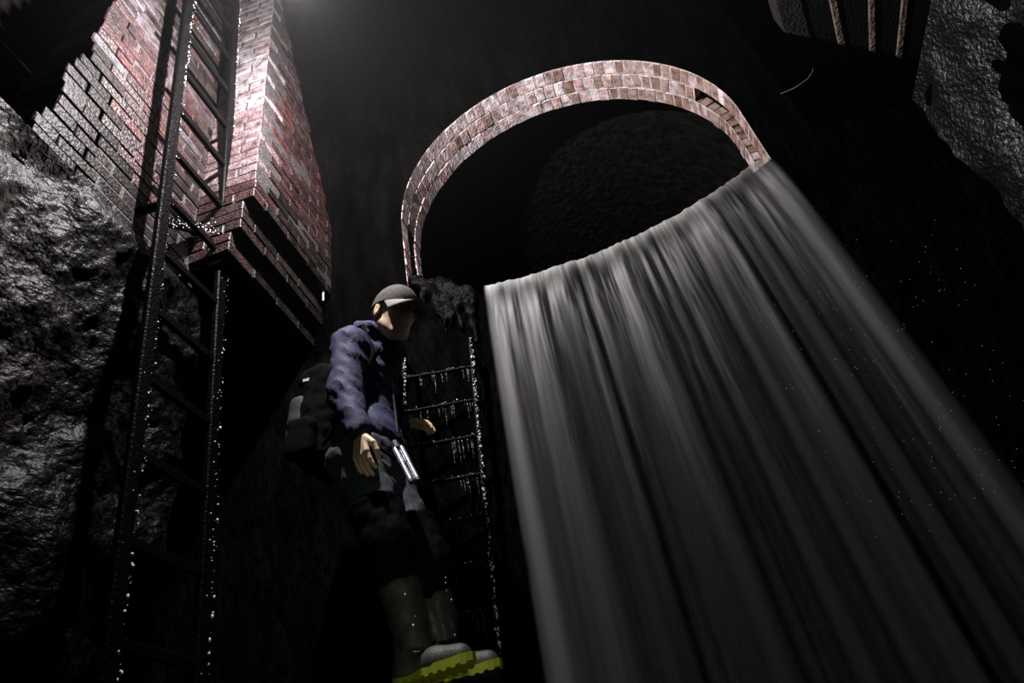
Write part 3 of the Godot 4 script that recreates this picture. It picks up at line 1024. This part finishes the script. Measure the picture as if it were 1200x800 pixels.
func build_person() -> void:
	var at := Vector3(-0.88, 0.66, -2.45)
	var man := thing("person", "person in a blue hoodie and grey cap standing on the ledge by the ladder", "person", at)
	var I := Transform3D(Basis.IDENTITY, -at)
	var skin := mat(Color(0.84, 0.74, 0.60), 0.5)
	skin.subsurf_scatter_enabled = true
	skin.subsurf_scatter_strength = 0.15
	var weave := bump_tex(55, 0.2, 3.0, 256)
	var hood_m := mat(Color(0.13, 0.152, 0.305), 0.75, tone_tex(57, 0.03, [0.0, 0.5, 1.0], [Color(0.65, 0.65, 0.7), Color(0.9, 0.9, 0.92), Color(1, 1, 1)], 256), Vector3(3, 3, 3), weave, 0.6)
	var jean_m := mat(Color(0.22, 0.25, 0.28), 0.8, tone_tex(58, 0.03, [0.0, 0.5, 1.0], [Color(0.55, 0.57, 0.6), Color(0.85, 0.87, 0.9), Color(1, 1, 1)], 256), Vector3(3, 3, 3), weave, 0.6)
	var wader_m := mat(Color(0.035, 0.036, 0.03), 0.75, null, Vector3(3, 3, 3), weave, 0.4, 0.0, 0.1)
	var gaiter_m := mat(Color(0.20, 0.205, 0.175), 0.6, null, Vector3(3, 3, 3), weave, 0.5)
	var brim_m := mat(Color(0.48, 0.46, 0.44), 0.8, null, Vector3(4, 4, 4), weave, 0.6)
	var cap_m := mat(Color(0.33, 0.32, 0.30), 0.85, tone_tex(59, 0.04, [0.0, 0.5, 1.0], [Color(0.4, 0.42, 0.38), Color(0.85, 0.85, 0.82), Color(1, 1, 1)], 256), Vector3(4, 4, 4), weave, 0.6)
	var F := Vector3(0.995, 0, 0.10)
	var R := Vector3(-0.10, 0, 0.995)
	var pel := Vector3(-1.07, 1.57, -2.45)
	var chest := Vector3(-1.09, 1.99, -2.47)
	var nb := Vector3(-1.01, 2.185, -2.44)
	var shR := Vector3(-1.085, 2.11, -2.30)
	var shL := Vector3(-1.07, 2.11, -2.65)
	var elR := Vector3(-1.095, 1.82, -2.26)
	var wrR := Vector3(-1.01, 1.56, -2.21)
	var elL := Vector3(-1.12, 1.84, -2.63)
	var wrL := Vector3(-1.01, 1.915, -2.72)
	var hpR := pel + R * 0.09 + Vector3(0, -0.03, 0)
	var hpL := pel - R * 0.09 + Vector3(0, -0.03, 0)
	var knR := Vector3(-0.965, 1.13, -2.33)
	var knL := Vector3(-0.89, 1.11, -2.53)
	var anR := Vector3(-0.925, 0.77, -2.42)
	var anL := Vector3(-0.875, 0.77, -2.57)
	var hc := Vector3(-0.872, 2.245, -2.33)       # head centre
	# ---- body
	var body := Acc.new()
	var f := Field.new(Vector3(-1.4, 0.66, -2.85), Vector3(-0.66, 2.3, -2.05), 0.0145)
	f.capsule(pel + R * 0.06, pel - R * 0.06, 0.09, 0.09, 0.05)
	f.capsule(pel, chest, 0.085, 0.09, 0.05)
	f.capsule(chest + R * 0.07, chest - R * 0.07, 0.085, 0.085, 0.05)
	f.capsule(shR, shL, 0.055, 0.055, 0.05)
	f.capsule(nb, hc, 0.055, 0.05, 0.03)
	for q in [[shR, elR, 0.05, 0.04], [elR, wrR, 0.04, 0.027], [shL, elL, 0.05, 0.04], [elL, wrL, 0.04, 0.027], [hpR, knR, 0.085, 0.055], [knR, anR, 0.055, 0.04], [hpL, knL, 0.085, 0.055], [knL, anL, 0.055, 0.04]]:
		f.capsule(q[0], q[1], q[2], q[3], 0.02)
	f.capsule(anR + Vector3(0, -0.05, 0), anR + F * 0.08 + Vector3(0, -0.07, 0), 0.026, 0.02, 0.004)
	f.capsule(anL + Vector3(0, -0.05, 0), anL + F * 0.08 + Vector3(0, -0.07, 0), 0.026, 0.02, 0.004)
	f.emit(body)
	# head
	var yaw := deg_to_rad(30.0)
	var pitch := deg_to_rad(-22.0)
	var hf := Vector3(cos(yaw) * cos(pitch), sin(pitch), sin(yaw) * cos(pitch))
	var hr := hf.cross(Vector3.UP).normalized()
	var hu := hr.cross(hf).normalized()
	var hb := Basis(hf, hu, hr)
	var g := 1.16
	var hx := func(x: float, y: float, z: float) -> Vector3: return hc + hb * (Vector3(x, y, z) * g)
	var h := Field.new(hc - Vector3.ONE * 0.19, hc + Vector3.ONE * 0.19, 0.0045)
	h.ellipsoid(hx.call(-0.012, 0.03, 0), hb, Vector3(0.096, 0.092, 0.074) * g, 0.02)
	h.ellipsoid(hx.call(0.025, -0.035, 0), hb, Vector3(0.066, 0.082, 0.058) * g, 0.03)
	h.ellipsoid(hx.call(0.062, -0.098, 0), hb, Vector3(0.026, 0.022, 0.028) * g, 0.025)
	for s in [-1.0, 1.0]:
		h.capsule(hx.call(0.0, -0.06, 0.05 * s), hx.call(0.055, -0.098, 0.022 * s), 0.018 * g, 0.018 * g, 0.025)
		h.ellipsoid(hx.call(0.062, -0.022, 0.034 * s), hb, Vector3(0.02, 0.018, 0.02) * g, 0.02)
		h.ellipsoid(hx.call(-0.012, -0.008, 0.075 * s), hb, Vector3(0.019, 0.032, 0.009) * g, 0.006)
		h.ellipsoid(hx.call(-0.004, -0.006, 0.086 * s), hb, Vector3(0.008, 0.016, 0.006) * g, 0.004, true)
	h.capsule(hx.call(0.084, 0.022, -0.03), hx.call(0.084, 0.022, 0.03), 0.010 * g, 0.010 * g, 0.014)
	for s in [-1.0, 1.0]:
		h.ellipsoid(hx.call(0.093, 0.002, 0.031 * s), hb, Vector3(0.016, 0.012, 0.018) * g, 0.01, true)
	h.capsule(hx.call(0.085, 0.012, 0), hx.call(0.108, -0.030, 0), 0.008 * g, 0.013 * g, 0.010)
	for s in [-1.0, 1.0]: h.ellipsoid(hx.call(0.096, -0.034, 0.012 * s), hb, Vector3(0.010, 0.008, 0.008) * g, 0.006)
	h.capsule(hx.call(0.082, -0.056, -0.018), hx.call(0.082, -0.056, 0.018), 0.007 * g, 0.007 * g, 0.008)
	h.capsule(hx.call(0.081, -0.069, -0.015), hx.call(0.081, -0.069, 0.015), 0.008 * g, 0.008 * g, 0.008)
	h.ellipsoid(hx.call(0.093, -0.0625, 0), hb, Vector3(0.010, 0.0022, 0.022) * g, 0.003, true)
	h.capsule(hx.call(-0.03, -0.05, 0), nb, 0.052, 0.058, 0.03)
	h.emit(body)
	# right hand, hanging
	var rh := Field.new(wrR + Vector3(-0.12, -0.25, -0.12), wrR + Vector3(0.14, 0.06, 0.12), 0.0038)
	rh.capsule(elR.lerp(wrR, 0.6), wrR, 0.030, 0.026, 0.01)
	hand(rh, wrR, Vector3(0.03, -1, 0.02), Vector3(-0.45, 0.05, 0.85), Vector3(0.85, 0, 0.45), [0.28, 0.30, 0.18], 0.15, 1.13)
	rh.emit(body)
	# left hand, closed over a rung
	var lh := Field.new(wrL + Vector3(-0.14, -0.15, -0.22), wrL + Vector3(0.2, 0.1, 0.08), 0.0038)
	lh.capsule(elL.lerp(wrL, 0.6), wrL, 0.030, 0.026, 0.01)
	hand(lh, wrL, Vector3(0.86, -0.22, -0.35), Vector3(0.2, 0.95, 0.1), Vector3(0.35, 0, 0.9), [0.25, 0.45, 0.35], 0.2, 1.0)
	lh.emit(body)
	put("body", body.mesh(), skin, man, I)
	for s in [-1.0, 1.0]:
		var eye := SphereMesh.new()
		eye.radius = 0.0125 * g; eye.height = 0.025 * g
		var e := put("eye", eye, mat(Color(0.75, 0.73, 0.7), 0.2), man, Transform3D(hb, hx.call(0.0785, 0.002, 0.031 * s) - at))
		var iris := SphereMesh.new()
		iris.radius = 0.006 * g; iris.height = 0.012 * g
		put("iris", iris, mat(Color(0.13, 0.09, 0.06), 0.2), e, Transform3D(Basis.IDENTITY, Vector3(0.0085 * g, -0.002, 0)))
	# hair under the cap
	var hair := Field.new(hc - Vector3.ONE * 0.17, hc + Vector3.ONE * 0.17, 0.007)
	hair.ellipsoid(hx.call(-0.022, 0.02, 0), hb, Vector3(0.092, 0.085, 0.0755) * g, 0.02)
	hair.cut(hx.call(0.008, 0.0, 0), hb * Vector3(0.8, 0.3, 0).normalized())
	var ha := Acc.new()
	hair.emit(ha, noise(140, 60.0, 2), 0.003)
	put("hair", ha.mesh(), mat(Color(0.13, 0.10, 0.08), 0.6), man, I)
	# ---- cap
	var cap := Acc.new()
	var rows := 14
	var cols := 33
	var cp := PackedVector3Array()
	for r in rows:
		var t := float(r) / (rows - 1)
		var el := t * PI * 0.5
		for c in cols:
			var a := TAU * c / (cols - 1)
			var rad := cos(el * 0.995)
			var x := 0.108 * rad * cos(a) - 0.008 + 0.004 * t
			var z := 0.084 * rad * sin(a)
			var y := 0.026 + 0.098 * pow(sin(el), 0.9) - 0.012 * (cos(a) * -0.5 + 0.5) * (1 - t)
			cp.append(hx.call(x, y, z))
	cap.grid(cp, rows, cols, false, true)
	var co := put("cap", cap.mesh(), cap_m, man, I)
	var bt := SphereMesh.new()
	bt.radius = 0.008; bt.height = 0.012
	put("button", bt, cap_m, co, Transform3D(hb, hx.call(-0.004, 0.125, 0)))
	var br := Acc.new()
	var pu := PackedVector3Array()
	var pl := PackedVector3Array()
	for r in 8:
		for c in 25:
			var a := lerpf(-1.15, 1.15, c / 24.0)
			var ex := r / 7.0
			var reach := 0.085 * ex * pow(cos(a * 1.15), 0.55) if absf(a * 1.15) < PI / 2 else 0.0
			var x := 0.100 * cos(a) + reach - 0.008
			var z := 0.0835 * sin(a) * (1.0 + 0.04 * ex)
			var y := 0.030 - 0.020 * ex - 0.030 * pow(z / 0.084, 2) * (0.35 + 0.65 * ex)
			pu.append(hx.call(x, y, z))
			pl.append(hx.call(x, y - 0.005, z))
	br.grid(pu, 8, 25, true)
	br.grid(pl, 8, 25, false)
	for c in 24:
		br.quad(pu[7 * 25 + c], pu[7 * 25 + c + 1], pl[7 * 25 + c + 1], pl[7 * 25 + c], hf)
	put("brim", br.mesh(), brim_m, co)
	# ---- hoodie
	var wr := noise(150, 11.0, 3)
	var hd := Field.new(Vector3(-1.45, 1.45, -2.9), Vector3(-0.66, 2.36, -2.0), 0.0135)
	hd.capsule(pel + R * 0.07 + Vector3(0, 0.08, 0), pel - R * 0.07 + Vector3(0, 0.08, 0), 0.122, 0.122, 0.05)
	hd.capsule(pel + Vector3(0, 0.1, 0), chest, 0.115, 0.118, 0.06)
	hd.capsule(chest + R * 0.08, chest - R * 0.08, 0.112, 0.112, 0.06)
	hd.capsule(shR, shL, 0.08, 0.08, 0.06)
	hd.capsule(shR, elR, 0.083, 0.072, 0.04)
	hd.capsule(elR, wrR + Vector3(-0.005, 0.03, 0), 0.070, 0.052, 0.03)
	hd.capsule(shL, elL, 0.083, 0.068, 0.04)
	hd.capsule(elL, elL.lerp(wrL, 0.85), 0.066, 0.05, 0.03)
	# hood bunched round the neck
	for i in 14:
		var a := TAU * i / 14.0
		var b := TAU * (i + 1) / 14.0
		var pa := nb + F * (0.085 * cos(a) + 0.01) + R * 0.10 * sin(a) + Vector3(0, 0.035 - 0.05 * cos(a), 0)
		var pb := nb + F * (0.085 * cos(b) + 0.01) + R * 0.10 * sin(b) + Vector3(0, 0.035 - 0.05 * cos(b), 0)
		hd.capsule(pa, pb, 0.034 - 0.006 * cos(a), 0.034 - 0.006 * cos(b), 0.025)
	hd.capsule(nb + F * 0.05 + Vector3(0, -0.06, 0), chest + F * 0.03, 0.085, 0.09, 0.05)
	hd.capsule(nb - F * 0.10 + Vector3(0, 0.03, 0) + R * 0.05, nb - F * 0.10 + Vector3(0, 0.03, 0) - R * 0.05, 0.05, 0.05, 0.04)
	var hda := Acc.new()
	hd.emit(hda, wr, 0.013, Basis(Vector3(1.9, 1.5, 0), Vector3(-0.35, 0.45, 0), Vector3(0, 0, 0.5)).transposed())
	var hoodie := put("hoodie", hda.mesh(), hood_m, man, I)
	for s in [[-0.028, 0.16], [0.03, 0.13]]:
		var dc := Acc.new()
		var p: Vector3 = nb + F * 0.125 + R * s[0] + Vector3(0, -0.02, 0)
		dc.tube([p, p + F * 0.035 + Vector3(0, -0.05, 0), p + F * 0.045 + Vector3(0, -s[1], 0)], [0.004, 0.004, 0.005], 6)
		put("drawstring", dc.mesh(), mat(Color(0.62, 0.62, 0.68), 0.6), hoodie)
	var zp := Acc.new()
	zp.beam(chest + F * 0.132 + Vector3(0, 0.02, 0), pel + F * 0.132 + Vector3(0, 0.08, 0), 0.012, 0.006, R, 0.002)
	put("zip", zp.mesh(), mat(Color(0.5, 0.5, 0.5), 0.3, null, Vector3.ONE, null, 1.0, 0.7), hoodie)
	# ---- jeans, waders, gaiters, shoes
	var jn := Field.new(Vector3(-1.45, 1.1, -2.9), Vector3(-0.7, 1.75, -2.05), 0.0135)
	jn.capsule(pel + R * 0.06, pel - R * 0.06, 0.128, 0.128, 0.05)
	jn.capsule(hpR, hpR.lerp(knR, 0.62), 0.118, 0.085, 0.03)
	jn.capsule(hpL, hpL.lerp(knL, 0.62), 0.118, 0.085, 0.03)
	jn.capsule(pel - F * 0.06 + R * 0.07, pel - F * 0.06 - R * 0.07, 0.10, 0.10, 0.05)
	var jna := Acc.new()
	jn.emit(jna, noise(151, 14.0, 3), 0.012)
	var jeans := put("jeans", jna.mesh(), jean_m, man, I)
	var belt := Acc.new()
	belt.tube([hpR + F * 0.06 + Vector3(0, 0.03, 0.09), hpR + F * 0.12 + Vector3(0.0, -0.02, 0.06), hpR + F * 0.155 + Vector3(0.01, -0.06, 0.02)], [0.008, 0.008, 0.008], 6)
	put("tool_loop", belt.mesh(), wader_m, jeans)
	for q in [[hpR, knR, anR], [hpL, knL, anL]]:
		var wf := Field.new(q[2].min(q[0]) - Vector3(0.16, 0.02, 0.16), q[0].max(q[2]) + Vector3(0.16, 0.02, 0.16), 0.0125)
		wf.capsule(q[0].lerp(q[1], 0.4), q[1], 0.118, 0.09, 0.02)
		wf.capsule(q[1], q[1].lerp(q[2], 0.30), 0.09, 0.085, 0.03)
		wf.cut(q[0].lerp(q[1], 0.58), (q[0] - q[1]).normalized() + Vector3(0.15, 0, 0))
		var wa := Acc.new()
		wf.emit(wa, noise(152, 13.0, 2), 0.010)
		put("wader", wa.mesh(), wader_m, man, I)
		var gf := Field.new(q[2].min(q[1]) - Vector3(0.13, 0.1, 0.13), q[2].max(q[1]) + Vector3(0.13, 0.1, 0.13), 0.0125)
		gf.capsule(q[1].lerp(q[2], 0.42), q[2] + Vector3(0, 0.0, 0), 0.076, 0.06, 0.03)
		gf.cut(q[2] + Vector3(0, -0.02, 0), Vector3.DOWN)
		var ga := Acc.new()
		gf.emit(ga, noise(153, 12.0, 3), 0.008)
		put("gaiter", ga.mesh(), gaiter_m, man, I)
	var sole_m := mat(Color(0.54, 0.55, 0.085), 0.6)
	shoe(man, anR - F * 0.09 + Vector3(0, -0.11, 0) - at, anR + F * 0.215 + Vector3(0, -0.11, 0) - at, gaiter_m, sole_m)
	shoe(man, anL - F * 0.09 + Vector3(0, -0.11, 0) - at, anL + F * 0.215 + Vector3(0, -0.11, 0) - at, gaiter_m, sole_m)
	# water glinting on the clothes
	droplets(man, [[anR + Vector3(0.03, 0.04, 0.07) - at, knR + Vector3(0, 0, 0.1) - at], [anL + Vector3(0.05, 0.05, 0.05) - at, knL + Vector3(0.07, -0.1, 0.05) - at]], 12, 0.02, 0.002, 0.005)

	# ---- backpack
	var bp := thing("backpack", "dark grey backpack on the back of the person in the blue hoodie", "backpack", chest - F * 0.2 + Vector3(0, -0.3, 0))
	var pb := bp.position
	var bk := Basis(F, Vector3.UP, R) * Basis(Vector3(0, 0, 1), deg_to_rad(-6.0))
	var bc := chest - F * 0.205 + Vector3(0, -0.12, 0)
	var pack_m := mat(Color(0.025, 0.026, 0.025), 0.85, null, Vector3(3, 3, 3), weave, 0.6, 0.0, 0.15)
	var pocket_m := mat(Color(0.105, 0.105, 0.103), 0.75, null, Vector3(3, 3, 3), weave, 0.6)
	var Ib := Transform3D(Basis.IDENTITY, -pb)
	var pf := Field.new(bc - Vector3(0.32, 0.4, 0.32), bc + Vector3(0.32, 0.4, 0.32), 0.0135)
	pf.rbox(bc, bk, Vector3(0.09, 0.26, 0.14), 0.07, 0.02)
	pf.rbox(bc + bk * Vector3(-0.015, 0.20, 0), bk, Vector3(0.095, 0.06, 0.14), 0.05, 0.02)
	var pa2 := Acc.new()
	pf.emit(pa2, noise(160, 12.0, 3), 0.012)
	var sack := put("pack_body", pa2.mesh(), pack_m, bp, Ib)
	var of := Field.new(bc - Vector3(0.34, 0.4, 0.34), bc + Vector3(0.34, 0.4, 0.34), 0.0135)
	of.rbox(bc + bk * Vector3(-0.085, -0.02, 0.02), bk, Vector3(0.05, 0.13, 0.12), 0.04, 0.01)
	var oa := Acc.new()
	of.emit(oa, noise(161, 14.0, 3), 0.008)
	put("pocket", oa.mesh(), pocket_m, bp, Ib)
	var sf := Field.new(bc - Vector3(0.34, 0.4, 0.34), bc + Vector3(0.34, 0.4, 0.34), 0.0135)
	sf.rbox(bc + bk * Vector3(-0.02, -0.15, 0.15), bk, Vector3(0.07, 0.10, 0.04), 0.035, 0.01)
	var sa := Acc.new()
	sf.emit(sa, noise(162, 14.0, 3), 0.008)
	put("side_pocket", sa.mesh(), pack_m, bp, Ib)
	for s in [-1.0, 1.0]:
		var st := Acc.new()
		var top: Vector3 = bc + bk * Vector3(0.09, 0.22, 0.075 * s)
		var pts := [top, nb + R * 0.12 * s - F * 0.09 + Vector3(0, 0.04, 0), nb + R * 0.135 * s + Vector3(0, 0.025, 0), chest + R * 0.13 * s + F * 0.115 + Vector3(0, 0.06, 0), chest + R * 0.175 * s + F * 0.07 + Vector3(0, -0.12, 0), bc + bk * Vector3(0.08, -0.2, 0.13 * s)]
		st.tube(pts, [0.014, 0.014, 0.014, 0.013, 0.011, 0.009], 8)
		put("shoulder_strap", st.mesh(), pack_m, bp, Ib)
	for q in [[Vector3(-0.06, 0.17, 0.138), Vector3(-0.025, 0.165, 0.14)], [Vector3(-0.132, -0.04, 0.05), Vector3(-0.132, -0.08, 0.05)]]:
		var bu := Acc.new()
		bu.beam(bc + bk * q[0], bc + bk * q[1], 0.02, 0.01, Vector3.UP if q[0].y > 0.1 else R, 0.003)
		put("buckle", bu.mesh(), mats.lime, bp, Ib)

	# ---- shiny tubes hanging at the hip
	var t0 := Vector3(-0.915, 1.525, -2.33)
	var t1 := Vector3(-0.845, 1.345, -2.29)
	var tr := thing("folded_tripod", "shiny silver folded tripod hanging at the person's hip", "tripod", t1)
	var sil := mat(Color(0.82, 0.82, 0.86), 0.25, null, Vector3.ONE, null, 1.0, 0.8)
	for k in 3:
		var off: Vector3 = [Vector3(0, 0, 0), Vector3(0.024, 0.004, -0.008), Vector3(0.010, 0.006, -0.026)][k]
		var tu := Acc.new()
		tu.tube([t0 + off, t0.lerp(t1, 0.45) + off, t0.lerp(t1, 0.46) + off, t1 + off], [0.0115, 0.0115, 0.0095, 0.0095], 12)
		var lgm := put("leg", tu.mesh(), sil, tr, Transform3D(Basis.IDENTITY, -t1))
		var ft := Acc.new()
		ft.tube([t1 + off, t1 + off + (t1 - t0).normalized() * 0.016], [0.011, 0.010], 10)
		put("foot", ft.mesh(), mats.timber, lgm)
	var hd2 := Acc.new()
	hd2.tube([t0 + Vector3(0.008, 0.0, -0.01) - (t1 - t0).normalized() * 0.05, t0 + Vector3(0.008, 0.0, -0.01)], [0.016, 0.022], 12)
	put("head", hd2.mesh(), mats.timber, tr, Transform3D(Basis.IDENTITY, -t1))

# ------------------------------------------------------------------
func _ready() -> void:
	rng.seed = 20240
	# camera
	var cam := Camera3D.new()
	cam.name = "camera"
	cam.fov = rad_to_deg(2.0 * atan(400.0 / 830.0))
	cam.near = 0.02
	cam.far = 60.0
	var cx := Vector3(0.948, -0.161, -0.275).normalized()
	var cz := Vector3(0.118, -0.623, 0.773)
	cz = (cz - cx * cz.dot(cx)).normalized()
	cam.transform = Transform3D(Basis(cx, cz.cross(cx), cz), Vector3.ZERO)
	add_child(cam)
	cam.current = true
	# environment: closed underground shaft, no sky light
	var we := WorldEnvironment.new()
	we.name = "environment"
	var env := Environment.new()
	env.background_mode = Environment.BG_COLOR
	env.background_color = Color(0, 0, 0)
	env.ambient_light_source = Environment.AMBIENT_SOURCE_DISABLED
	env.tonemap_mode = Environment.TONE_MAPPER_LINEAR
	env.tonemap_exposure = 1.0
	env.sdfgi_enabled = true
	env.ssao_enabled = true
	env.ssil_enabled = true
	we.environment = env
	add_child(we)
	env.volumetric_fog_enabled = true
	env.volumetric_fog_density = 0.0
	make_materials()
	build_lamp(Vector3(-0.96, 3.97, -1.48), Color(1.0, 0.97, 0.985), 13.0)
	build_fill_torch(Vector3(0.0, -0.25, -0.22), Vector3(-0.93, 0.76, -2.45), 0.8)
	build_back_wall()
	build_left()
	build_right()
	build_water()
	build_ladders()
	build_person()
	# fine spray hanging in the upper part of the shaft
	var fog := FogVolume.new()
	fog.name = "mist"
	fog.shape = RenderingServer.FOG_VOLUME_SHAPE_BOX
	fog.size = Vector3(4.2, 4.2, 3.4)
	fog.position = Vector3(0.0, 4.8, -1.3)
	var fm := FogMaterial.new()
	fm.density = 0.0016
	fm.albedo = Color(1, 1, 1)
	fog.material = fm
	add_child(fog)
	tag(fog, "thin pale mist hanging in the lamplight at the top of the shaft", "mist", "", "stuff")
